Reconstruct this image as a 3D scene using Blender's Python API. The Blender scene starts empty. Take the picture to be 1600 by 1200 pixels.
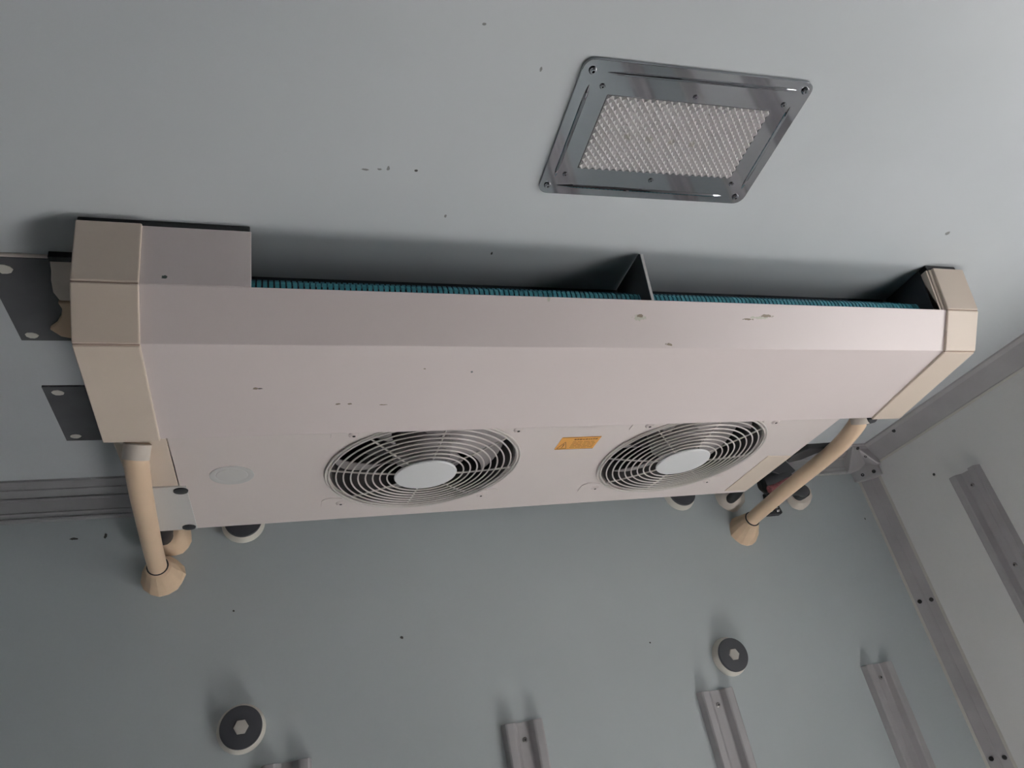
import bpy, bmesh, math, random
from mathutils import Vector, Matrix
random.seed(4)
SC = bpy.context.scene
COL = SC.collection

# ---------------------------------------------------------------- camera
# Lengths below are written in units of the camera-to-ceiling height (0.65 m),
# with the origin at the camera; K() turns them into metres (floor z = 0).
S = 0.65
CZ = 1.35
def K(p): return Vector((p[0]*S, p[1]*S, CZ + p[2]*S))
RX = Vector((0.94751161, -0.26778785, -0.17467518))
RD = Vector((-0.00833636, 0.52545761, -0.85077894))
RF = Vector((0.31961266, 0.80757908, 0.49564481))
cam = bpy.data.cameras.new('camera')
cam.lens = 1127.569/1600*36
cam.sensor_width = 36
cam.clip_start = 0.01
co = bpy.data.objects.new('camera', cam)
COL.objects.link(co)
m3 = Matrix((RX, -RD, -RF)).transposed()
co.matrix_world = Matrix.Translation(K((0, 0, 0))) @ m3.to_4x4()
SC.camera = co

# ---------------------------------------------------------------- light
world = bpy.data.worlds.new('world'); SC.world = world
world.use_nodes = True
bg = world.node_tree.nodes['Background']
bg.inputs[0].default_value = (0.62, 0.80, 1.0, 1)
bg.inputs[1].default_value = .25
sun = bpy.data.lights.new('sun', 'SUN')
sun.energy = 385
sun.angle = math.radians(0.6)
sun.color = (1.0, 0.97, 0.95)
so = bpy.data.objects.new('sun', sun); COL.objects.link(so)
SUN_DIR = Vector((-1.0, 0.8, -1.6))
so.rotation_euler = SUN_DIR.to_track_quat('-Z', 'Y').to_euler()
so.location = (4, 0, 5)
SC.view_settings.view_transform = 'Standard'
SC.view_settings.look = 'None'
SC.view_settings.gamma = 1
SC.view_settings.use_curve_mapping = False
SC.view_settings.exposure = 0.0

# ---------------------------------------------------------------- materials
def mat(name, col, rough=0.5, metal=0.0, noise=0.0, nscale=8, bump=0.0, bscale=60, spots=None, spec=0.5, coat=0):
    m = bpy.data.materials.new(name); m.use_nodes = True
    nt = m.node_tree; N = nt.nodes; L = nt.links
    b = N['Principled BSDF']
    b.inputs['Roughness'].default_value = rough
    b.inputs['Metallic'].default_value = metal
    b.inputs['Specular IOR Level'].default_value = spec
    b.inputs['Coat Weight'].default_value = coat
    geo = N.new('ShaderNodeNewGeometry')
    pos = geo.outputs['Position']
    rgb = N.new('ShaderNodeRGB'); rgb.outputs[0].default_value = (*col, 1)
    out = rgb.outputs[0]
    nz = N.new('ShaderNodeTexNoise'); nz.inputs['Scale'].default_value = nscale; nz.inputs['Detail'].default_value = 6
    L.new(pos, nz.inputs['Vector'])
    mr = N.new('ShaderNodeMapRange'); mr.inputs[1].default_value = 0.3; mr.inputs[2].default_value = 0.7
    mr.inputs[3].default_value = 1-noise; mr.inputs[4].default_value = 1+noise*0.5
    L.new(nz.outputs[0], mr.inputs[0])
    mx = N.new('ShaderNodeMix'); mx.data_type = 'RGBA'; mx.blend_type = 'MULTIPLY'; mx.inputs[0].default_value = 1
    L.new(out, mx.inputs[6]); L.new(mr.outputs[0], mx.inputs[7]); out = mx.outputs[2]
    if spots:
        n2 = N.new('ShaderNodeTexNoise'); n2.inputs['Scale'].default_value = 260; L.new(pos, n2.inputs['Vector'])
        for (p, r, c) in spots:          # p metres, r=(rx,ry,rz)
            a = N.new('ShaderNodeVectorMath'); a.operation = 'SUBTRACT'; L.new(pos, a.inputs[0]); a.inputs[1].default_value = p
            d = N.new('ShaderNodeVectorMath'); d.operation = 'DIVIDE'; L.new(a.outputs[0], d.inputs[0]); d.inputs[1].default_value = r
            l = N.new('ShaderNodeVectorMath'); l.operation = 'LENGTH'; L.new(d.outputs[0], l.inputs[0])
            ad = N.new('ShaderNodeMath'); ad.operation = 'MULTIPLY_ADD'; L.new(n2.outputs[0], ad.inputs[0]); ad.inputs[1].default_value = 1.6
            L.new(l.outputs['Value'], ad.inputs[2])
            q = N.new('ShaderNodeMapRange'); q.inputs[1].default_value = 1.55; q.inputs[2].default_value = 1.8
            q.inputs[3].default_value = 1; q.inputs[4].default_value = 0; L.new(ad.outputs[0], q.inputs[0])
            mm = N.new('ShaderNodeMix'); mm.data_type = 'RGBA'; L.new(q.outputs[0], mm.inputs[0]); L.new(out, mm.inputs[6])
            mm.inputs[7].default_value = (*c, 1); out = mm.outputs[2]
    L.new(out, b.inputs['Base Color'])
    if bump:
        nb = N.new('ShaderNodeTexNoise'); nb.inputs['Scale'].default_value = bscale; nb.inputs['Detail'].default_value = 3
        L.new(pos, nb.inputs['Vector'])
        bp = N.new('ShaderNodeBump'); bp.inputs['Strength'].default_value = bump; bp.inputs['Distance'].default_value = 0.002
        L.new(nb.outputs[0], bp.inputs['Height']); L.new(bp.outputs[0], b.inputs['Normal'])
    return m
def sp(x, y, z, rx, ry, rz, c):
    k = .6 if z == 1 else 1
    return (tuple(K((x, y, z))), (rx*S*k, ry*S*k, rz*S), c)
DK = (0.06, 0.06, 0.055)
GR = (0.22, 0.23, 0.23)
ceil_spots = [sp(.165, .900, 1, .012, .004, .01, GR), sp(.19, .897, 1, .008, .004, .01, GR), sp(.205, .893, 1, .005, .008, .01, GR),
              sp(.255, .893, 1, .005, .005, .01, DK), sp(1.573, .945, 1, .012, .012, .01, GR), sp(.31, .60, 1, .006, .004, .01, GR),
              sp(.42, .66, 1, .004, .008, .01, GR), sp(.33, 1.0, 1, .004, .007, .01, GR), sp(.45, 1.10, 1, .004, .008, .01, DK)]
wall_spots = [sp(-.528, 2.22, .859, .012, .01, .004, DK), sp(-.448, 2.22, .862, .004, .01, .010, DK), sp(.37, 2.22, .48, .005, .01, .005, DK),
              sp(-.10, 2.22, .61, .003, .01, .003, DK), sp(1.17, 2.22, .37, .003, .01, .003, DK), sp(2.24, 2.22, .72, .003, .01, .005, DK)]
PALE = (0.62, 0.60, 0.52)
CH = (0.30, 0.24, 0.18)
cover_spots = [sp(.755, 1.10, .84, .016, .02, .006, PALE), sp(.757, 1.10, .843, .008, .02, .003, CH),
               sp(1.06, 1.10, .845, .03, .02, .003, PALE), sp(1.08, 1.10, .849, .018, .02, .003, CH), sp(1.03, 1.10, .842, .016, .02, .002, CH),
               sp(.545, 1.08, .868, .005, .01, .006, PALE), sp(-.02, 1.27, .77, .011, .002, .02, DK), sp(-.024, 1.27, .77, .006, .004, .02, CH),
               sp(.135, 1.325, .77, .006, .003, .02, CH), sp(.16, 1.325, .77, .005, .003, .02, CH), sp(.23, 1.33, .77, .008, .002, .02, CH),
               sp(.40, 1.22, .77, .003, .004, .02, GR), sp(.30, 1.21, .77, .004, .002, .02, CH), sp(.83, 1.135, .79, .012, .003, .01, CH),
               sp(.92, 1.12, .80, .006, .003, .01, GR), sp(-.17, 1.065, .885, .006, .02, .005, (.05, .08, .07))]
M_ceil = mat('ceiling_panel', (0.545, 0.58, 0.605), 0.45, noise=0.06, nscale=2.5, bump=0.05, bscale=25, spots=ceil_spots, spec=.35)
M_wall = mat('wall_panel', (0.48, 0.53, 0.545), 0.45, noise=0.06, nscale=2.5, bump=0.05, bscale=25, spots=wall_spots, spec=.35)
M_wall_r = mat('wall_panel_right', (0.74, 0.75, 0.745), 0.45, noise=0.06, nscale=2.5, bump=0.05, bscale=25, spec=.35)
M_wall_l = mat('left_wall_panel', (0.30, 0.32, 0.33), 0.5, noise=0.06, nscale=2.5)  # unseen wall, darkened so it returns less light
M_wall_b = mat('back_wall_absorber', (0.10, 0.11, 0.12), 0.6, noise=0.1)  # unseen back wall coloured dark to soak up bounced light
M_floor = mat('floor_metal', (0.165, 0.162, 0.16), 0.6, noise=0.1)
M_ground = mat('ground_gravel', (0.03, 0.03, 0.03), 0.9, noise=0.2)
M_alu = mat('aluminium_trim', (0.46, 0.46, 0.47), 0.30, 0.5, noise=0.08, nscale=14)
M_alu2 = mat('aluminium_dull', (0.42, 0.41, 0.42), 0.5, 0.3, noise=0.08, nscale=14)
M_seal = mat('sealant_bead', (0.50, 0.50, 0.46), 0.6)
M_cover = mat('painted_cover', (0.80, 0.715, 0.705), 0.42, noise=0.03, nscale=3, spots=cover_spots)
M_panel = mat('painted_panel', (0.79, 0.715, 0.695), 0.42, noise=0.03, nscale=3)
M_cap = mat('yellowed_plastic', (0.70, 0.60, 0.51), 0.45, noise=0.05, nscale=5)
M_greyp = mat('pale_grey_plate', (0.66, 0.65, 0.64), 0.4, noise=0.03)
M_pipe = mat('tan_hose', (0.76, 0.57, 0.40), 0.45, noise=0.07, nscale=9)
M_foam = mat('sealing_foam', (0.70, 0.53, 0.37), 0.75, noise=0.12, nscale=20, bump=0.4, bscale=90)
M_foamw = mat('pale_sealant', (0.66, 0.60, 0.54), 0.7, noise=0.12, nscale=20, bump=0.3, bscale=90)
M_black = mat('black_rubber', (0.018, 0.02, 0.024), 0.5, noise=0.1)
M_dark = mat('dark_interior', (0.03, 0.036, 0.045), 0.7, noise=0.1)  # near-black puts in the shade inside the outlet slot
M_washer = mat('dark_grey_cap', (0.05, 0.053, 0.062), 0.5, noise=0.08)
M_nut = mat('pale_nut', (0.52, 0.50, 0.46), 0.45, noise=0.05)
M_ring = mat('cream_ring', (0.66, 0.64, 0.58), 0.5, noise=0.05)
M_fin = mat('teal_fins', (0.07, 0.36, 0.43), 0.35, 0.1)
M_fin_shade = mat('teal_fins_shaded', (0.03, 0.16, 0.22), 0.5, 0.1)  # same teal fins, deeper shade put into the base colour
M_chrome = mat('chrome', (0.42, 0.43, 0.455), 0.05, 1.0)
M_wire = mat('guard_wire', (0.72, 0.68, 0.65), 0.35, 0.2)
M_blade = mat('grey_blade', (0.40, 0.37, 0.37), 0.5)
M_hub = mat('hub_white', (0.88, 0.89, 0.90), 0.35)
M_shroud = mat('fan_shroud', (0.06, 0.057, 0.057), 0.6)
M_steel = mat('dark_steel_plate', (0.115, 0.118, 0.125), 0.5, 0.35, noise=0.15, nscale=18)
M_sticker = mat('orange_sticker', (0.80, 0.40, 0.09), 0.45, noise=0.04)
M_ink = mat('sticker_ink', (0.20, 0.08, 0.02), 0.5)
M_red = mat('red_braid', (0.30, 0.09, 0.10), 0.6, noise=0.5, nscale=220)
M_screw = mat('screw_metal', (0.30, 0.29, 0.28), 0.3, 0.8)
M_hole = mat('screw_recess', (0.02, 0.02, 0.02), 0.6)
M_lens = mat('prismatic_lens', (0.93, 0.91, 0.91), 0.10, 0.25, spots=[((K((.62+i*.045, .765, 1))), (.005, .005, .05), (0.74, 0.72, 0.68)) for i in range(4)])
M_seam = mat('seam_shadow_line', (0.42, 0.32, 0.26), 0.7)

# ---------------------------------------------------------------- helpers
def obj(name, bm, m, parent=None, smooth=False, bevel=0, recalc=True):
    """bm is in camera-height units; becomes one mesh in metres, origin at its parent's origin (or its own centre)."""
    if recalc: bmesh.ops.recalc_face_normals(bm, faces=bm.faces)
    for v in bm.verts: v.co = K(v.co)
    me = bpy.data.meshes.new(name)
    if parent is not None:
        org = parent['_org']; org = Vector(org)
    else:
        lo = Vector((min(v.co[i] for v in bm.verts) for i in range(3))); hi = Vector((max(v.co[i] for v in bm.verts) for i in range(3)))
        org = (lo+hi)/2
    for v in bm.verts: v.co -= org
    bm.to_mesh(me); bm.free()
    me.materials.append(m)
    if smooth:
        for p in me.polygons: p.use_smooth = True
        me.set_sharp_from_angle(angle=math.radians(35))
    o = bpy.data.objects.new(name, me); COL.objects.link(o)
    if parent is not None: o.parent = parent
    else: o.location = org
    o['_org'] = tuple(org)
    if bevel:
        b = o.modifiers.new('bevel', 'BEVEL'); b.width = bevel*S; b.segments = 2; b.limit_method = 'ANGLE'; b.angle_limit = math.radians(30)
    return o
def thing(name, loc, label, cat, group=None):
    o = bpy.data.objects.new(name, None); COL.objects.link(o)
    o.empty_display_size = 0.05
    p = K(loc); o.location = p; o['_org'] = tuple(p)
    return tag(o, label, cat, group)
def tag(o, label, cat, group=None):
    o['label'] = label; o['category'] = cat
    if group: o['group'] = group
    return o
def struct(o): o['kind'] = 'structure'; return o
def part(o, label): o['label'] = label; return o

def box(bm, x0, x1, y0, y1, z0, z1):
    vs = [bm.verts.new((x, y, z)) for x in (x0, x1) for y in (y0, y1) for z in (z0, z1)]
    for f in ((0, 1, 3, 2), (4, 6, 7, 5), (0, 4, 5, 1), (2, 3, 7, 6), (0, 2, 6, 4), (1, 5, 7, 3)): bm.faces.new([vs[i] for i in f])
    return bm
def Box(*a): return box(bmesh.new(), *a)
def loop_prism(bm, A, B):
    """skin two equal closed loops of points and cap them"""
    a = [bm.verts.new(p) for p in A]; b = [bm.verts.new(p) for p in B]; n = len(a)
    for i in range(n): bm.faces.new((a[i], a[(i+1) % n], b[(i+1) % n], b[i]))
    bm.faces.new(a[::-1]); bm.faces.new(b)
    return bm
def prism_x(bm, prof, x0, x1): return loop_prism(bm, [(x0, y, z) for y, z in prof], [(x1, y, z) for y, z in prof])
def prism_y(bm, prof, y0, y1): return loop_prism(bm, [(x, y0, z) for x, z in prof], [(x, y1, z) for x, z in prof])
def prism_z(bm, prof, z0, z1): return loop_prism(bm, [(x, y, z0) for x, y in prof], [(x, y, z1) for x, y in prof])
def offset(path, t):
    out = []
    for i, p in enumerate(path):
        ns = []
        for a, b in ((i-1, i), (i, i+1)):
            if a < 0 or b >= len(path): continue
            d = Vector(path[b])-Vector(path[a]); d.normalize(); ns.append(Vector((-d.y, d.x)))
        n = sum(ns, Vector((0, 0))); n.normalize(); k = t/max(.4, n.dot(ns[0]))
        out.append((p[0]+n.x*k, p[1]+n.y*k))
    return out
def sheet(path, t, x0, x1, bm=None):
    """bent sheet of thickness t whose section is the y-z path; thickness grows to the left of the path"""
    bm = bm or bmesh.new()
    return prism_x(bm, list(path)+offset(path, t)[::-1], x0, x1)
def frame(d):
    d = Vector(d).normalized(); u = d.orthogonal().normalized(); return u, d.cross(u)
def cyl(bm, c, d, r0, r1, h, n=32, a0=0):
    c = Vector(c); d = Vector(d).normalized(); u, v = frame(d)
    A = [c+(u*math.cos(a0+2*math.pi*i/n)+v*math.sin(a0+2*math.pi*i/n))*r0 for i in range(n)]
    B = [c+d*h+(u*math.cos(a0+2*math.pi*i/n)+v*math.sin(a0+2*math.pi*i/n))*r1 for i in range(n)]
    return loop_prism(bm, A, B)
def Cyl(*a, **k): return cyl(bmesh.new(), *a, **k)
def lathe(c, d, prof, n=40, bm=None, wob=0):
    """prof: (radius, height along d); closed at both ends"""
    bm = bm or bmesh.new(); c = Vector(c); d = Vector(d).normalized(); u, v = frame(d); rings = []
    ph = [1+wob*random.uniform(-1, 1) for i in range(n)]
    for r, h in prof:
        rings.append([bm.verts.new(c+d*h+(u*math.cos(2*math.pi*i/n)+v*math.sin(2*math.pi*i/n))*r*ph[i]) for i in range(n)])
    for a, b in zip(rings, rings[1:]):
        for i in range(n): bm.faces.new((a[i], a[(i+1) % n], b[(i+1) % n], b[i]))
    bm.faces.new(rings[0][::-1]); bm.faces.new(rings[-1])
    return bm
def spline(P, k=8):
    P = [Vector(p) for p in P]; Q = [P[0]*2-P[1]]+P+[P[-1]*2-P[-2]]; out = []
    for i in range(1, len(Q)-2):
        for j in range(k):
            t = j/k; a, b, c, d = Q[i-1:i+3]
            out.append(.5*((2*b)+(c-a)*t+(2*a-5*b+4*c-d)*t*t+(3*b-a-3*c+d)*t**3))
    out.append(P[-1]); return out
def tube(P, r, n=12, bm=None, closed=False):
    bm = bm or bmesh.new(); P = [Vector(p) for p in P]; N = len(P)
    if not callable(r): rr = r; r = lambda t: rr
    rings = []; u = None
    for i, p in enumerate(P):
        if closed: t = P[(i+1) % N]-P[i-1]
        else: t = P[min(i+1, N-1)]-P[max(i-1, 0)]
        t.normalize()
        u = t.orthogonal().normalized() if u is None else (u-t*u.dot(t)).normalized()
        v = t.cross(u); q = r(i/max(1, N-1))
        rings.append([bm.verts.new(p+(u*math.cos(2*math.pi*k/n)+v*math.sin(2*math.pi*k/n))*q) for k in range(n)])
    R2 = rings+[rings[0]] if closed else rings
    for a, b in zip(R2, R2[1:]):
        for k in range(n): bm.faces.new((a[k], a[(k+1) % n], b[(k+1) % n], b[k]))
    if not closed: bm.faces.new(rings[0][::-1]); bm.faces.new(rings[-1])
    return bm
def circ(cx, cy, z, r, n=72): return [(cx+r*math.cos(2*math.pi*i/n), cy+r*math.sin(2*math.pi*i/n), z) for i in range(n)]
def rrect(x0, x1, y0, y1, r, k=6):
    out = []
    for cx, cy, a in ((x1-r, y1-r, 0), (x0+r, y1-r, 90), (x0+r, y0+r, 180), (x1-r, y0+r, 270)):
        for i in range(k+1):
            t = math.radians(a+90*i/k); out.append((cx+r*math.cos(t), cy+r*math.sin(t)))
    return out
def plate_with_holes(outer, holes, z0, z1, bm=None):
    """flat plate in the x-y plane with round or cut-out holes"""
    bm = bm or bmesh.new(); es = []
    for lp in [outer]+holes:
        vs = [bm.verts.new((p[0], p[1], z0)) for p in lp]
        es += [bm.edges.new((vs[i], vs[(i+1) % len(vs)])) for i in range(len(vs))]
    r = bmesh.ops.triangle_fill(bm, edges=es, use_beauty=True)
    fs = [f for f in r['geom'] if isinstance(f, bmesh.types.BMFace)]
    ex = bmesh.ops.extrude_face_region(bm, geom=fs)
    for v in ex['geom']:
        if isinstance(v, bmesh.types.BMVert): v.co.z = z1
    return bm

XR, YW = 2.35, 2.22                 # right wall, front wall
XL = -0.80/S                        # left wall
ZF = -CZ/S                          # floor
YB = -3.2/S

# ---------------------------------------------------------------- setting
struct(obj('ceiling', Box(XL-.08, XR+.08, YB, YW+.08, 1.0, 1.08), M_ceil))
struct(obj('floor', Box(XL-.08, XR+.08, YB, YW+.08, ZF-.08, ZF), M_floor))
struct(obj('wall_front', Box(XL-.08, XR+.08, YW, YW+.08, ZF, 1.0), M_wall))
# right wall with an added, unseen opening that drops sunlight on the floor
OY0, OY1, OZ0, OZ1 = 0.0/S, 0.50/S, (0.85-CZ)/S, (1.75-CZ)/S
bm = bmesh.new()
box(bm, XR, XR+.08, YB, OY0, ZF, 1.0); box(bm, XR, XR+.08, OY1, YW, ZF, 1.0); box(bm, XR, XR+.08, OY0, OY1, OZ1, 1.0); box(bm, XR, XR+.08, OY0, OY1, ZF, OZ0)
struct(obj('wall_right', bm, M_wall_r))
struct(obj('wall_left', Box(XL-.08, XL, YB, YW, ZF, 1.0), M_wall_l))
struct(obj('wall_back', Box(XL-.08, XR+.08, YB-.08, YB, ZF, 1.0), M_wall_b))
struct(obj('ground', Box(-30, 30, -30, 30, ZF-1.8, ZF-1.7), M_ground))

# ceiling-to-wall trims (extruded aluminium) --------------------------------
front_prof = [(2.116, 1.0), (2.117, .994), (2.152, .988), (2.154, .984), (2.160, .986), (2.181, .974), (2.178, .969), (2.181, .965), (2.188, .967), (2.192, .969),
              (2.205, .940), (2.2025, .936), (2.205, .932), (2.209, .925), (2.205, .921), (2.207, .917), (YW, .916), (YW, 1.0)]
t = struct(obj('trim_1', prism_x(bmesh.new(), front_prof, XL, XR-.05), M_alu)); t['label'] = 'stepped aluminium trim where ceiling meets front wall'
rp = [(2.297, 1.0), (2.298, .995), (2.310, .985), (2.312, .987), (2.3455, .931), (XR, .927), (XR, 1.0)]
t = struct(obj('trim_2', prism_y(bmesh.new(), rp, YB, YW-.04), M_alu2)); t['label'] = 'aluminium trim where ceiling meets right wall'
vp = [(2.2926, YW), (2.296, 2.212), (2.321, 2.1935), (2.3225, 2.1905), (2.326, 2.189), (2.346, 2.168), (XR, 2.163), (XR, YW)]
t = struct(obj('trim_3', prism_z(bmesh.new(), vp, ZF, .885), M_alu2)); t['label'] = 'vertical aluminium trim in the corner'
# pale sealant beads along the trims
bm = bmesh.new()
prism_y(bm, [(2.3455, .9275), (XR, .9205), (XR, .9295)], YB, YW-.09)
prism_x(bm, [(YW, .9205), (2.2125, .9205), (YW, .9145)], 1.3, 2.25)
prism_z(bm, [(2.2925, YW), (2.287, YW), (2.295, 2.2135)], ZF, .89)
prism_z(bm, [(XR, 2.1635), (XR, 2.158), (2.3455, 2.168)], ZF, .89)
t = struct(obj('trim_4', bm, M_seal)); t['label'] = 'pale sealant bead along the aluminium trims'

# ---------------------------------------------------------------- screws
def screw(c, d, r, parent, h=.004, name='screw', m=None):
    bm = lathe(c, d, [(r, 0), (r, h*.4), (r*.7, h), (r*.35, h), (r*.3, h*.35)], 14)
    o = obj(name, bm, m or M_screw, parent, smooth=True)
    return o

# corner casting where three trims meet -------------------------------------
cc = thing('corner_bracket', (2.33, 2.20, .95), 'grey three-way metal corner piece joining the trims at the ceiling corner', 'bracket')
bm = bmesh.new()
w = .088
def tri(w): return w
prism_x(bm, [(YW-.001, .999), (YW-w-.01, .999), (YW-w-.01, .988), (YW-.03, .915), (YW-.001, .913)], 2.236, XR-.001)
prism_y(bm, [(XR-.001, .999), (XR-w, .999), (XR-w, .988), (XR-.014, .912), (XR-.001, .912)], 2.128, YW-.001)
prism_z(bm, [(XR-.001, YW-.001), (XR-.085, YW-.001), (XR-.082, YW-.016), (XR-.040, YW-.046), (XR-.012, YW-.078), (XR-.001, YW-.078)], .872, .999)
part(obj('casting', bm, M_alu2, cc, bevel=.006), 'grey casting with rounded arms')
for c, d in (((2.262, 2.165, .957), (0, -.7, -.7)), ((2.262, 2.127, .985), (0, -.4, -.9)), ((2.292, 2.155, .975), (-.4, -.7, -.6)), ((2.300, 2.140, .955), (-.75, 0, -.65)),
             ((2.293, YW-.030, .893), (-.5, -.8, 0)), ((2.324, YW-.062, .893), (-.7, -.7, 0))):
    screw(c, d, .0075, cc, .005, m=M_hole)
# screws in the corner trim
for i, (x, y, z, lab) in enumerate(((2.306, 2.204, .380, 'upper screw on the front-wall face of the corner trim'), (2.336, 2.178, .377, 'upper screw on the right-wall face of the corner trim'),
                     (2.306, 2.204, -.152, 'lower screw on the front-wall face of the corner trim'), (2.336, 2.178, -.155, 'lower screw on the right-wall face of the corner trim'))):
    o = obj('trim_screw', lathe((x, y, z), (-.65, -.75, 0), [(.0075, -.002), (.0075, .002), (.0055, .004), (.003, .004), (.0025, .001)], 14), M_hole, smooth=True)
    tag(o, lab, 'screw', 'screws in the corner trim')
for x, y, z, lab in ((2.314, 1.975, .983, 'screw in the ceiling trim nearest the corner casting, beside the right wall'),):
    o = obj('trim_screw', lathe((x+.001, y, z), (-.8, 0, -.55), [(.0075, -.003), (.0075, .002), (.0055, .004), (.003, .004), (.0025, .001)], 14), M_hole, smooth=True)
    tag(o, lab, 'screw')
o = obj('wall_screw', lathe((XR, 1.93, .772), (-1, 0, 0), [(.005, -.002), (.005, .002), (.003, .004)], 12), M_hole, smooth=True)
tag(o, 'tiny dark screw in the right wall just below the ceiling trim', 'screw')

# ---------------------------------------------------------------- wall rails
HP = [(0, 0), (.05, .9), (.09, 1), (.24, 1), (.28, .92), (.37, .18), (.40, .12), (.62, .12), (.65, .18), (.73, .92), (.77, 1), (.92, 1), (.96, .9), (1, 0)]
def rail(u0, z1, wid, side, label, screws):
    h = .026
    if side == 'front':
        r = thing('mounting_rail', (u0+wid/2, YW, ZF+.25), label, 'rail', 'aluminium rails on the front wall')
        outer = [(u0+wid*u, YW-h*k) for u, k in HP]
    else:
        r = thing('mounting_rail', (XR, u0+wid/2, ZF+.25), label, 'rail')
        outer = [(XR-h*k, u0+wid*(1-u)) for u, k in HP]
    o = obj('channel', prism_z(bmesh.new(), outer, ZF+.25, z1), M_alu2, r, bevel=.0012)
    for z in screws:
        if side == 'front': c, d = (u0+wid*.51, YW-h*.12, z), (0, -1, 0)
        else: c, d = (XR-h*.12, u0+wid*.49, z), (-1, 0, 0)
        s = screw(c, d, .008, r, .004)
        hole = obj('recess', Cyl(Vector(c)+Vector(d)*.0005, d, .0033, .0033, .0045, 6), M_hole, s)
    return r
rail(-.028, .198, .128, 'front', 'aluminium wall rail cut off at the bottom edge, below the dark disc at left', (.150,))
rail(.630, .200, .126, 'front', 'aluminium wall rail at bottom centre, second rail from the left', (.152, -.38))
rail(1.283, .198, .128, 'front', 'aluminium wall rail just below the right-hand lower disc', (.155, -.38))
rail(1.942, .196, .124, 'front', 'front-wall rail nearest the corner trim', (.152, -.38))
rail(1.744, .726, .126, 'right', 'taller aluminium rail mounted on the right-hand wall', (.674, .386, .05, -.3))

# ---------------------------------------------------------------- wall discs
def disc(x, z, label):
    r = thing('anchor_disc', (x, YW, z), label, 'wall cap', 'dark round anchor caps on the front wall')
    obj('ring', lathe((x, YW, z), (0, -1, 0), [(.062, 0), (.061, .006), (.057, .018), (.050, .026), (.03, .026)], 48), M_ring, r, smooth=True)
    obj('cap', lathe((x, YW-.022, z), (0, -1, 0), [(.0525, 0), (.0535, .003), (.0535, .007), (.052, .010), (.02, .0115)], 48), M_washer, r, smooth=True)
    obj('hex_nut', Cyl((x, YW-.033, z), (0, -1, 0), .0195, .018, .004, 6, .25), M_nut, r)
    return r
disc(-.076, .296, 'dark round wall cap with hex nut at lower left of the front wall')
disc(1.442, .292, 'dark round wall cap with hex nut at lower right, above a wall rail')
disc(-.076, .872, 'dark round wall cap half hidden behind the cooling unit, left side')
disc(1.442, .872, 'dark round wall cap half hidden behind the cooling unit, right side')

# ---------------------------------------------------------------- ceiling light
cl = thing('ceiling_light', (.712, .762, 1.0), 'recessed ceiling light with a polished chrome frame and prismatic lens', 'ceiling light')
A, B_, C_, D_ = Vector((.485, .625)), Vector((.927, .609)), Vector((.946, .901)), Vector((.492, .915))
def bil(u, v):     # u across (0..1), v towards the front wall (0..1)
    return (A*(1-u)+B_*u)*(1-v)+(D_*(1-u)+C_*u)*v
outer = [tuple(bil(u, v)) for u, v in rrect(0, 1, 0, 1, .06)]
outer = []
for cu, cv, a in ((1, 1, 0), (0, 1, 90), (0, 0, 180), (1, 0, 270)):
    for i in range(7):
        t = math.radians(a+90*i/6); ru, rv = .045, .07
        outer.append(tuple(bil((1-ru if cu else ru)+ru*math.cos(t), (1-rv if cv else rv)+rv*math.sin(t))))
LU0, LU1, LV0, LV1 = .138, .864, .218, .768
hole = [tuple(bil(u, v)) for u, v in ((LU0, LV0), (LU1, LV0), (LU1, LV1), (LU0, LV1))]
bm = plate_with_holes(outer, [hole], .9935, 1.0)
obj('frame', bm, M_chrome, cl, bevel=.002)
ZL = .9935
def groove(u0, v0, u1, v1):
    a, b = bil(u0, v0), bil(u1, v1); P = [(a.x, a.y), (b.x, b.y)]
    d = (b-a); pts = [a+d*t for t in [i/20 for i in range(21)]]
    bm = tube([(p.x, p.y, ZL+.0015) for p in pts], lambda t: .0042*min(1, 8*min(t, 1-t)+.35), 10)
    obj('raised_bead', bm, M_chrome, cl, smooth=True)
groove(.10, .075, .93, .060); groove(.07, .925, .88, .935); groove(.050, .16, .052, .86); groove(.945, .17, .955, .86)
for u, v in ((.022+.02, .07), (.965, .055), (.95, .935), (.035, .93)):
    p = bil(u, v); screw((p.x, p.y, ZL), (0, 0, -1), .0068, cl, .005, m=M_chrome)
for x, y in ((.532, .671), (.710, .668), (.889, .659), (.533, .864), (.713, .860), (.893, .850)):
    screw((x, y, ZL), (0, 0, -1), .0048, cl, .003, 'rivet', M_chrome)
# prismatic lens: a sheet of small pyramids
bm = bmesh.new(); NX, NY = 23, 11
du, dv = (LU1-LU0)/NX, (LV1-LV0)/NY
def lz(i, j): return .9975 if (i+j) % 2 == 0 else .9905     # alternating high / low corners give diamond prisms
NX *= 2; NY *= 2; du /= 2; dv /= 2
g = [[bm.verts.new((*bil(LU0+i*du, LV0+j*dv), lz(i, j))) for j in range(NY+1)] for i in range(NX+1)]
for i in range(NX):
    for j in range(NY):
        q = [g[i][j], g[i+1][j], g[i+1][j+1], g[i][j+1]]
        if (i+j) % 2 == 0: bm.faces.new((q[0], q[1], q[3])); bm.faces.new((q[1], q[2], q[3]))
        else: bm.faces.new((q[0], q[1], q[2])); bm.faces.new((q[0], q[2], q[3]))
part(obj('lens', bm, M_lens, cl, recalc=False), 'clear diamond-patterned prismatic lens')
bm = bmesh.new()
for a, b in ((0, 1), (1, 2), (2, 3), (3, 0)):
    tube([(hole[a][0], hole[a][1], .9945), (hole[b][0], hole[b][1], .9945)], .0016, 6, bm)
obj('lens_rim', bm, M_steel, cl)

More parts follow.
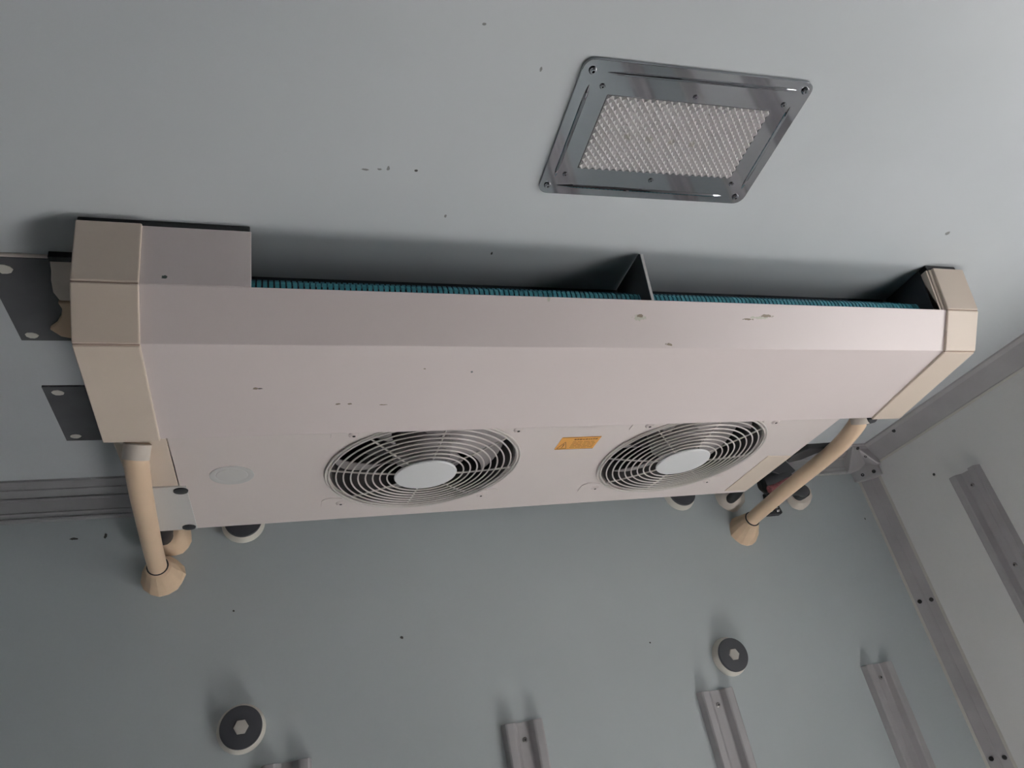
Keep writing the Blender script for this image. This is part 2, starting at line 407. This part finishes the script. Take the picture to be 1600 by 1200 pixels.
# ---------------------------------------------------------------- ceiling plates left
def cplate(pts, holes, label, scr):
    r = thing('ceiling_plate', (sum(p[0] for p in pts)/len(pts), sum(p[1] for p in pts)/len(pts), 1.0), label, 'metal plate', None)
    bm = plate_with_holes(pts, [], .9955, 1.0)
    obj('plate', bm, M_steel, r)
    for (x, y, rx, ry) in scr:
        n = 9; P = [(x+rx*math.cos(2*math.pi*i/n)*random.uniform(.85, 1.1), y+ry*math.sin(2*math.pi*i/n)*random.uniform(.85, 1.1)) for i in range(n)]
        obj('filled_hole', prism_z(bmesh.new(), P, .9945, .996), M_ring, r)
    return r
cplate([(-.487, 1.172), (-.28, 1.172), (-.28, 1.432), (-.484, 1.432)], [], 'dark steel ceiling plate nearest the viewer at the left, with sealant smears', [(-.456, 1.204, .013, .014), (-.461, 1.413, .0125, .0115)])
cplate([(-.490, 1.617), (-.33, 1.618), (-.33, 1.885), (-.493, 1.882)], [], 'dark steel ceiling plate at left nearest the front wall, clean of sealant', [(-.463, 1.643, .0125, .0115), (-.468, 1.858, .0125, .0115)])
# sealant / bracket foot smears around the first plate
r = thing('sealant_patch', (-.36, 1.26, .995), 'ragged beige sealant smeared over the dark ceiling plate beside the unit', 'sealant')
obj('upper_smear', prism_z(bmesh.new(), [(-.376, 1.169), (-.31, 1.169), (-.31, 1.286), (-.384, 1.286), (-.390, 1.26), (-.386, 1.225), (-.380, 1.199)], .988, .9955), M_foamw, r, bevel=.002)
obj('lower_smear', prism_z(bmesh.new(), [(-.388, 1.290), (-.31, 1.290), (-.31, 1.414), (-.385, 1.412), (-.406, 1.404), (-.421, 1.379), (-.405, 1.362), (-.392, 1.337), (-.385, 1.311)], .986, .9955), M_foam, r, bevel=.002)
obj('bead', tube([(-.50, 1.167, .999), (-.44, 1.167, .998), (-.38, 1.168, .999)], .004, 8), M_foamw, r, smooth=True)
o = obj('shadow_gap_strip', Box(-.376, -.30, 1.155, 1.168, .987, 1.0), M_black); tag(o, 'short black strip put in for the shadow gap at the ceiling, left end of the unit', 'strip')  # black box put in for the shadow in the ceiling gap

# ---------------------------------------------------------------- cooling unit
U = thing('cooling_unit', (.70, 1.5, 1.0), 'long cream ceiling-mounted refrigeration evaporator unit with two fans', 'cooling unit')
s_ = 1.0155
T, Lp, Bp, E_ = (1.058, .985), (1.079, .8705), (1.141, .788), (1.432, .7565)
XM0, XM1 = -.209, 1.622
SEAM = .0015
cov = bmesh.new()
# thickness to the left of path: choose the direction so that it grows inwards
sheet([Lp, Bp, E_], .005, XM0-.02, XM1+.02, cov)
prism_x(cov, [T, Lp, (Lp[0]+.005, Lp[1]+.001), (T[0]+.005, T[1])], XM0-.02, -.028)
prism_x(cov, [E_, (E_[0]+.004, E_[1]+.001), (E_[0]+.004, .776), (E_[0], .776)], XM0-.02, XM1+.02)
part(obj('front_cover', cov, M_cover, U, bevel=.0012), 'folded cream cover with chipped paint')
def end_cap(x0, x1, label, flip):
    o = .006
    Tn, Ln, Bn, En = (T[0]-o, T[1]), (Lp[0]-o, Lp[1]-o*.5), (Bp[0]-o*.7, Bp[1]-o), (E_[0]+.002, E_[1]-o)
    bm = bmesh.new()
    t = .012
    def lerp(a, b, k): return (a[0]+(b[0]-a[0])*k, a[1]+(b[1]-a[1])*k)
    for a, b, c, d in ((Tn, lerp(Tn, Ln, .985), 0, 0), (lerp(Ln, Bn, .02), lerp(Ln, Bn, .98), 0, 0), (lerp(Bn, En, .012), En, 0, 0)):
        dx, dy = b[0]-a[0], b[1]-a[1]; l = math.hypot(dx, dy); nx, ny = -dy/l*t, dx/l*t
        if ny < 0 or nx < 0 and abs(dy) > abs(dx): nx, ny = -nx, -ny
        prism_x(bm, [a, b, (b[0]+nx, b[1]+ny), (a[0]+nx, a[1]+ny)], x0, x1)
    cap = part(obj('end_cap', bm, M_cap, U, bevel=.0022), label)
    bm = bmesh.new()     # under layer showing in the seams, and the outer side wall
    ss = [(Tn[0]+.004, Tn[1]), (Ln[0]+.004, Ln[1]+.003), (Bn[0]+.003, Bn[1]+.005), (En[0]-.002, En[1]+.006), (En[0]-.002, .985)]
    xs = (x0+.002, x0+.012) if not flip else (x1-.012, x1-.002)
    prism_x(bm, ss, *xs)
    obj('side_wall', bm, M_cap, U)
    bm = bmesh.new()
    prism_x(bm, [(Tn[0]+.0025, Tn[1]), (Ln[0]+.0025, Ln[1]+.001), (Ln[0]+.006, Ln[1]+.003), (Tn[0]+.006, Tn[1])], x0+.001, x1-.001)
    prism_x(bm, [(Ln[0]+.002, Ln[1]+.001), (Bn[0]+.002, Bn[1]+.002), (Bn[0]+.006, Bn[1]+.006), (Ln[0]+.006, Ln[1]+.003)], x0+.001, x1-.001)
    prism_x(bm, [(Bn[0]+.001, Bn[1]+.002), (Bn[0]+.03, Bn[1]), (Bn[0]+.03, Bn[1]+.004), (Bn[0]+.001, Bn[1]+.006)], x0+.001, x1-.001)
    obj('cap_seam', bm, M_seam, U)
end_cap(-.312, XM0, 'yellowed left end cap with two seams', False)
end_cap(XM1, 1.724, 'yellowed right end cap', True)
# inner end plates beside the outlet slot
obj('inner_side_plate', Box(XM1-.016, XM1-.010, T[0]+.024, 1.204, .876, .998), M_dark, U)
obj('side_plate_edge', prism_x(bmesh.new(), [(T[0]+.004, .984), (Lp[0]+.003, Lp[1]+.003), (Lp[0]+.021, Lp[1]+.003), (T[0]+.022, .984)], XM1-.016, XM1-.011), M_cap, U, bevel=.001)
obj('side_plate_flange', prism_x(bmesh.new(), [(T[0]+.001, .984), (Lp[0]+.001, Lp[1]+.001), (Lp[0]+.017, Lp[1]+.001), (T[0]+.017, .984)], XM1-.009, XM1-.001), M_cap, U, bevel=.001)
obj('slot_end_plate', prism_x(bmesh.new(), [(T[0]+.007, .984), (Lp[0]+.007, Lp[1]+.004), (1.20, Lp[1]+.004), (1.20, .984)], -.036, -.030), M_dark, U)
# black strips between cover ends and ceiling
for q in ((-.312, -.030, T[0]+.002, T[0]+.03), (XM1-.012, 1.712, T[0]+.002, T[0]+.03), (-.30, -.285, T[0]+.031, 1.40), (1.695, 1.712, T[0]+.031, 1.40)):
    part(obj('ceiling_strip', Box(*q, .985, 1.0), M_black, U, bevel=.002), 'black strip against the ceiling')
# back plate and coil
obj('inner_back_plate', Box(-.20, 1.60, 1.205, 1.215, .80, 1.0), M_dark, U)
fin = bmesh.new(); fin2 = bmesh.new()
x = -.03; PITCH = .01085
while x < 1.596:
    prism_x(fin, [(1.120, .85), (1.120, .914), (1.1225, .921), (1.131, .924), (1.138, .920), (1.140, .85)], x, x+.0074)
    prism_x(fin2, [(1.158, .85), (1.158, .950), (1.162, .957), (1.172, .960), (1.180, .955), (1.182, .85)], x, x+.0074)
    x += PITCH
part(obj('coil_fins', fin, M_fin, U), 'teal heat-exchanger fins'); part(obj('rear_coil_fins', fin2, M_fin_shade, U), 'second row of teal fins, coloured darker for the shade')
U_c = Box(-.03, 1.60, 1.123, 1.137, .85, .912); box(U_c, -.03, 1.60, 1.160, 1.18, .85, .948)
obj('coil_core', U_c, M_dark, U)
# divider plate; shade on its face and light on its edge are coloured in
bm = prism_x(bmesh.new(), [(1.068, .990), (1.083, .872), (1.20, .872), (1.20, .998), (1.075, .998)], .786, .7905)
dv_ = part(obj('divider_plate', bm, M_steel, U), 'thin divider across the outlet slot, shade on its face put in as dark colour')
part(obj('divider_lit_edge', prism_x(bmesh.new(), [(1.067, .991), (1.082, .872), (1.0845, .872), (1.0695, .991)], .7855, .7915), M_greyp, dv_), 'front edge of the divider, light on it put in as pale colour')
# lower housing and fan panel
PZ = .772; PY0, PY1 = 1.428, 1.977; PX0, PX1 = -.302, 1.543
hs = bmesh.new()
box(hs, PX0, PX0+.006, PY0, PY1, PZ+.004, .99); box(hs, PX1-.006, PX1, PY0, PY1, PZ+.004, .99)
box(hs, PX0, PX1, PY1-.006, PY1, PZ+.004, .99); box(hs, PX0, PX1, 1.216, PY1, .984, .99)
obj('housing', hs, M_panel, U)
for xx in (-.15, .6, 1.4): obj('mounting_bar', Box(xx, xx+.05, 1.3, 1.9, .99, 1.0), M_black, U)
FANS = ((.377, 1.664), (1.127, 1.662)); FR = .236
bm = plate_with_holes([(-.200, PY0), (PX1, PY0), (PX1, PY1), (-.200, PY1)], [[c[:2] for c in circ(fx, fy, 0, FR)] for fx, fy in FANS], PZ, PZ+.004)
obj('fan_panel', bm, M_panel, U)
part(obj('left_panel', Box(PX0, -.2025, PY0, 1.70, PZ, PZ+.005), M_cap, U, bevel=.001), 'yellowish panel at the left of the fan panel')
ap = part(obj('access_plate', prism_z(bmesh.new(), [(PX0, 1.702), (-.186, 1.702), (-.182, 1.975), (PX0, 1.975)], PZ-.003, PZ+.004), M_greyp, U, bevel=.001), 'pale grey access plate with two black plugs')
for x, y in ((-.199, 1.722), (-.201, 1.956)):
    obj('black_plug', lathe((x, y, PZ-.003), (0, 0, -1), [(.0165, 0), (.016, .003), (.009, .005)], 24), M_black, ap, smooth=True)
part(obj('tan_patch', prism_z(bmesh.new(), [(1.448, 1.692), (1.541, 1.700), (1.541, 1.960), (1.448, 1.955)], PZ-.002, PZ+.001), M_cap, U, bevel=.001), 'yellowish patch at the right rear corner of the fan panel')
part(obj('round_plug', lathe((-.083, 1.655, PZ+.001), (0, 0, -1), [(.049, 0), (.049, .003), (.046, .0035), (.035, .0015), (.034, .0025), (.02, .003)], 48), M_greyp, U, smooth=True), 'faint round knock-out plug')
# embossed pads and screws at fan corners, fans and guards
for n, (fx, fy) in enumerate(FANS):
    sh = bmesh.new()
    a = circ(fx, fy, PZ+.003, FR+.001); b = circ(fx, fy, .92, FR+.001); a2 = circ(fx, fy, PZ+.003, FR-.004); b2 = circ(fx, fy, .92, FR-.004)
    la, lb, la2, lb2 = [[sh.verts.new(p) for p in q] for q in (a, b, a2, b2)]
    N = len(la)
    for i in range(N):
        j = (i+1) % N
        for p, q in ((la, lb), (la2, lb2), (la, la2), (lb, lb2)): sh.faces.new((p[i], p[j], q[j], q[i]))
    cyl(sh, (fx, fy, .916), (0, 0, 1), FR, FR, .004, 48)
    f = part(obj('fan', sh, M_shroud, U, smooth=True), 'dark fan shroud')
    bl = bmesh.new()
    for k in range(5):
        a0 = 2*math.pi*k/5+.5+n*.35; grid = []
        for i in range(9):
            rr = .075+(FR-.012-.075)*i/8; row = []
            for j in range(9):
                tt = j/8; sweep = (.30+.75*(rr/FR))
                an = a0+sweep*tt+.35*(rr/FR)
                row.append((fx+rr*math.cos(an), fy+rr*math.sin(an), .865-.05*tt-.006*math.sin(math.pi*tt)))
            grid.append(row)
        top = [[bl.verts.new(p) for p in row] for row in grid]; bot = [[bl.verts.new((p[0], p[1], p[2]+.003)) for p in row] for row in grid]
        for i in range(8):
            for j in range(8):
                bl.faces.new((top[i][j], top[i+1][j], top[i+1][j+1], top[i][j+1])); bl.faces.new((bot[i][j], bot[i][j+1], bot[i+1][j+1], bot[i+1][j]))
        for i in range(8):
            for j in (0, 8): bl.faces.new((top[i][j], top[i+1][j], bot[i+1][j], bot[i][j]))
            for q in (0, 8): bl.faces.new((top[q][i], top[q][i+1], bot[q][i+1], bot[q][i]))
    obj('fan_blades', bl, M_blade, f, smooth=True)
    obj('motor', lathe((fx, fy, .80), (0, 0, 1), [(.070, 0), (.078, .008), (.078, .09), (.05, .116)], 40), M_blade, f, smooth=True)
    # wire guard: rings and spokes
    gd = bmesh.new()
    def gz(r): return PZ-.004-.016*(1-((r/.247)**2))*1.0
    radii = [.247, .239]+[.222-.0178*i for i in range(8)]
    for r in radii:
        wr = .0027 if r > .23 else .0021
        P = [(fx+r*math.cos(2*math.pi*i/72), fy+r*math.sin(2*math.pi*i/72), gz(r)-(.0 if r > .23 else .001)) for i in range(72)]
        tube(P, wr, 6, gd, closed=True)
    g_ = obj('fan_guard', gd, M_wire, U, smooth=True)
    for k in range(8):
        an = math.pi/4*k+(.06 if n == 0 else .04); P = []
        for i in range(9):
            r = .07+(.247-.07)*i/8; P.append((fx+r*math.cos(an), fy+r*math.sin(an), gz(r)+.0026))
        obj('spoke', tube(P, .0024, 6), M_wire, g_, smooth=True)
    part(obj('hub_disc', lathe((fx, fy, gz(.07)+.002), (0, 0, -1), [(.079, 0), (.080, .003), (.078, .006), (.05, .0075), (.01, .0078)], 56), M_hub, g_, smooth=True), 'white round hub disc')
    for sx in (-1, 1):
        for sy in (-1, 1):
            cx, cy = fx+sx*.196, fy+sy*.196
            pad = rrect(min(fx+sx*.150, fx+sx*.246), max(fx+sx*.150, fx+sx*.246), min(fy+sy*.16, fy+sy*.232), max(fy+sy*.16, fy+sy*.232), .022)
            # keep the pad outside the fan opening
            pad = [(x, y) if math.hypot(x-fx, y-fy) > FR+.012 else (fx+(x-fx)*(FR+.012)/math.hypot(x-fx, y-fy), fy+(y-fy)*(FR+.012)/math.hypot(x-fx, y-fy)) for x, y in pad]
            obj('corner_pad', prism_z(bmesh.new(), pad, PZ-.0018, PZ+.001), M_panel, U)
            sc = obj('guard_screw', lathe((cx, cy, PZ-.001), (0, 0, -1), [(.012, 0), (.012, .002), (.008, .005), (.004, .005), (.0035, .002)], 20), M_panel, U, smooth=True)
            obj('recess', Cyl((cx, cy, PZ-.004), (0, 0, -1), .0035, .0035, .0025, 8), M_hole, sc)
# warning sticker with rows of tiny print
st = part(obj('warning_label', Box(.708, .8175, 1.520, 1.587, PZ-.001, PZ+.0005), M_sticker, U), 'orange rectangular warning sticker')
ink = bmesh.new()
zz0, zz1 = PZ-.0014, PZ-.0008
def bar(x0, y0, x1, y1, w_):
    a, b = Vector((x0, y0)), Vector((x1, y1)); d = (b-a).normalized(); n_ = Vector((-d.y, d.x))*w_/2
    prism_z(ink, [tuple(a+n_), tuple(b+n_), tuple(b-n_), tuple(a-n_)], zz0, zz1)
bar(.712, 1.581, .738, 1.581, .0015); bar(.712, 1.581, .725, 1.545, .0015); bar(.738, 1.581, .725, 1.545, .0015); bar(.725, 1.557, .725, 1.571, .0028); bar(.725, 1.574, .725, 1.577, .0028)
xx = .745
while xx < .808:
    l = random.uniform(.0035, .0075); bar(xx, 1.532, xx+l, 1.532+random.uniform(-.001, .001), random.uniform(.004, .0075)); xx += l+.0018
for y in (1.545, 1.553, 1.561, 1.569, 1.577):
    xx = .746
    while xx < .806:
        l = random.uniform(.008, .02); bar(xx, y, min(xx+l, .811), y, .0016); xx += l+.0025
bar(.709, 1.5205, .817, 1.5205, .0014); bar(.709, 1.5865, .817, 1.5865, .0014)
obj('print', ink, M_ink, st)

# ---------------------------------------------------------------- drain hoses
def hose(pts, label, base, tip, wallx, wallz):
    P = spline(pts, 8)
    r = thing('drain_hose', (wallx, YW, wallz), label, 'hose', 'tan drain hoses from the unit to the front wall')
    obj('hose', tube(P, .0245, 20), M_pipe, r, smooth=True)
    d = (P[3]-P[0]).normalized()
    obj('collar', cyl(bmesh.new(), P[0], d, .0265, .0262, .032, 24), M_foamw, r, smooth=True)
    e = P[-1]; dd = (P[-1]-P[-4]).normalized(); q = e-dd*.055
    # foam cone on the wall
    n = 15; bm = bmesh.new(); rings = []
    for k, (t, rr) in enumerate(((0, .0575), (.15, .054), (.45, .043), (.72, .033), (.80, .025))):
        c = Vector((wallx, YW, wallz)).lerp(q, t/.80 if t else 0)
        rings.append([bm.verts.new((c.x+rr*math.cos(2*math.pi*i/n)*random.uniform(.95, 1.05), c.y+random.uniform(-.0015, .0015)*(k > 0), c.z+rr*math.sin(2*math.pi*i/n)*random.uniform(.95, 1.05))) for i in range(n)])
    for a, b in zip(rings, rings[1:]):
        for i in range(n): bm.faces.new((a[i], a[(i+1) % n], b[(i+1) % n], b[i]))
    bm.faces.new(rings[0][::-1]); bm.faces.new(rings[-1])
    part(obj('foam_cone', bm, M_foam, r), 'lumpy tan foam cone sealing the hose at the wall')
    ring = [q-dd*.002+(Vector((1, 0, 0))*math.cos(2*math.pi*i/32)+dd.cross(Vector((1, 0, 0))).normalized()*math.sin(2*math.pi*i/32))*.0262 for i in range(32)]
    part(obj('clamp_ring', tube(ring, .0024, 8, closed=True), M_black, r, smooth=True), 'thin black clamp ring')
    return r
hose([(-.256, 1.468, .7650), (-.258, 1.478, .7535), (-.262, 1.51, .742), (-.272, 1.636, .741), (-.280, 1.772, .741), (-.291, 1.98, .740), (-.298, 2.16, .737), (-.300, 2.215, .733)],
     'bent tan drain hose at the left end of the unit', None, None, -.290, .728)
hose([(1.622, 1.464, .790), (1.624, 1.476, .776), (1.631, 1.52, .764), (1.650, 1.64, .755), (1.660, 1.89, .747), (1.671, 2.10, .739), (1.678, 2.215, .732)],
     'straight tan drain hose at the right end of the unit', None, None, 1.665, .712)

# ---------------------------------------------------------------- hoses and valve behind the unit
def pipe_thing(name, pts, rad, label, cat, collar=None, m=None, cr=.05, fm=None):
    r = thing(name, pts[-1], label, cat)
    obj('tube', tube(spline(pts, 8), rad, 16), m or M_black, r, smooth=True)
    if collar:
        cx, cz = collar
        bm = lathe((cx, YW, cz), (0, -1, 0), [(cr, 0), (cr*.95, .02), (cr*.7, .045), (cr*.45, .055)], 18, wob=.06)
        obj('foam_collar', bm, fm or M_foamw, r, smooth=True)
    return r
pipe_thing('refrigerant_hose', [(-.262, 1.99, .83), (-.270, 2.05, .83), (-.284, 2.13, .824), (-.290, YW, .834)], .024, 'black hose behind the left drain hose, entering the wall through tan foam', 'hose', (-.276, .842), cr=.058, fm=M_foam)
o = obj('foam_lump', lathe((-.325, YW, .865), (0, -1, 0), [(.03, 0), (.028, .02), (.015, .03)], 12, wob=.1), M_steel, smooth=False)
tag(o, 'small dark sealant lump on the front wall left of the drain hose', 'sealant')
pipe_thing('refrigerant_hose', [(1.46, 2.0, .82), (1.56, 2.02, .815), (1.60, 2.10, .815), (1.645, YW, .835)], .018, 'short black hose tucked under the right rear corner of the unit, with foam', 'hose', (1.655, .850), cr=.058)
# expansion valve assembly on the right
v = thing('expansion_valve', (1.82, 2.1, .85), 'black and red expansion valve with insulated tubes behind the right drain hose', 'valve')
part(obj('insulated_body', tube(spline([(1.695, 2.08, .832), (1.73, 2.07, .835), (1.775, 2.06, .842), (1.82, 2.07, .856)], 8), lambda t: .034*min(1, .55+4*min(t, 1-t)), 18), M_black, v, smooth=True), 'black foam-wrapped body')
part(obj('body_block', prism_y(bmesh.new(), [(1.715, .868), (1.765, .895), (1.80, .915), (1.835, .862), (1.77, .845)], 2.03, 2.10), M_black, v, bevel=.004), 'black block')
part(obj('red_sleeve', tube(spline([(1.70, 2.045, .800), (1.735, 2.04, .806), (1.78, 2.04, .826), (1.81, 2.05, .846)], 8), .015, 14), M_red, v, smooth=True), 'red speckled braided sleeve')
part(obj('right_tube', tube(spline([(1.80, 2.08, .808), (1.85, 2.08, .806), (1.89, 2.10, .808), (1.905, 2.12, .812)], 8), .021, 16), M_black, v, smooth=True), 'black tube end')
obj('tube_cap', lathe((1.91, 2.135, .815), (0, -1, 0), [(.024, -.02), (.026, 0), (.025, .022), (.015, .03)], 24), M_black, v, smooth=True)
part(obj('foam_plug', lathe((1.955, YW, .822), (-.35, -1, .05), [(.046, 0), (.046, .03), (.042, .06), (.02, .07)], 20, wob=.05), M_foamw, v, smooth=True), 'pale foam plug at the wall')
bk = thing('tube_bracket', (1.80, YW, .78), 'small black bracket with two metal bolts on the wall below the valve', 'bracket')
obj('strap', prism_y(bmesh.new(), [(1.785, .760), (1.842, .760), (1.852, .766), (1.842, .825), (1.825, .85), (1.805, .85), (1.800, .80)], YW-.02, YW), M_black, bk, bevel=.003)
for x, z in ((1.797, .780), (1.829, .778)):
    obj('bolt', lathe((x, YW-.019, z), (0, -1, 0), [(.0125, 0), (.0115, .006), (.007, .009)], 14), M_chrome, bk, smooth=True)
cp = thing('tape_wrap', (1.60, 1.86, .80), 'ragged black tape wrap at the right side of the fan panel', 'tape')
bm = bmesh.new()
prism_z(bm, [(1.545, 1.700), (1.575, 1.655), (1.60, 1.655), (1.68, 1.650), (1.635, 1.69), (1.605, 1.735), (1.570, 1.755), (1.555, 1.745)], .772, .79)
obj('tape', bm, M_black, cp, bevel=.003)
o = obj('hose_stub', lathe((1.642, 1.446, .768), (.2, -1, -.2), [(.018, -.03), (.019, 0), (.013, .01)], 18), M_black, smooth=True)
tag(o, 'black stub beside the top of the right drain hose', 'plug')

for o in list(bpy.data.objects):
    if '_org' in o: del o['_org']
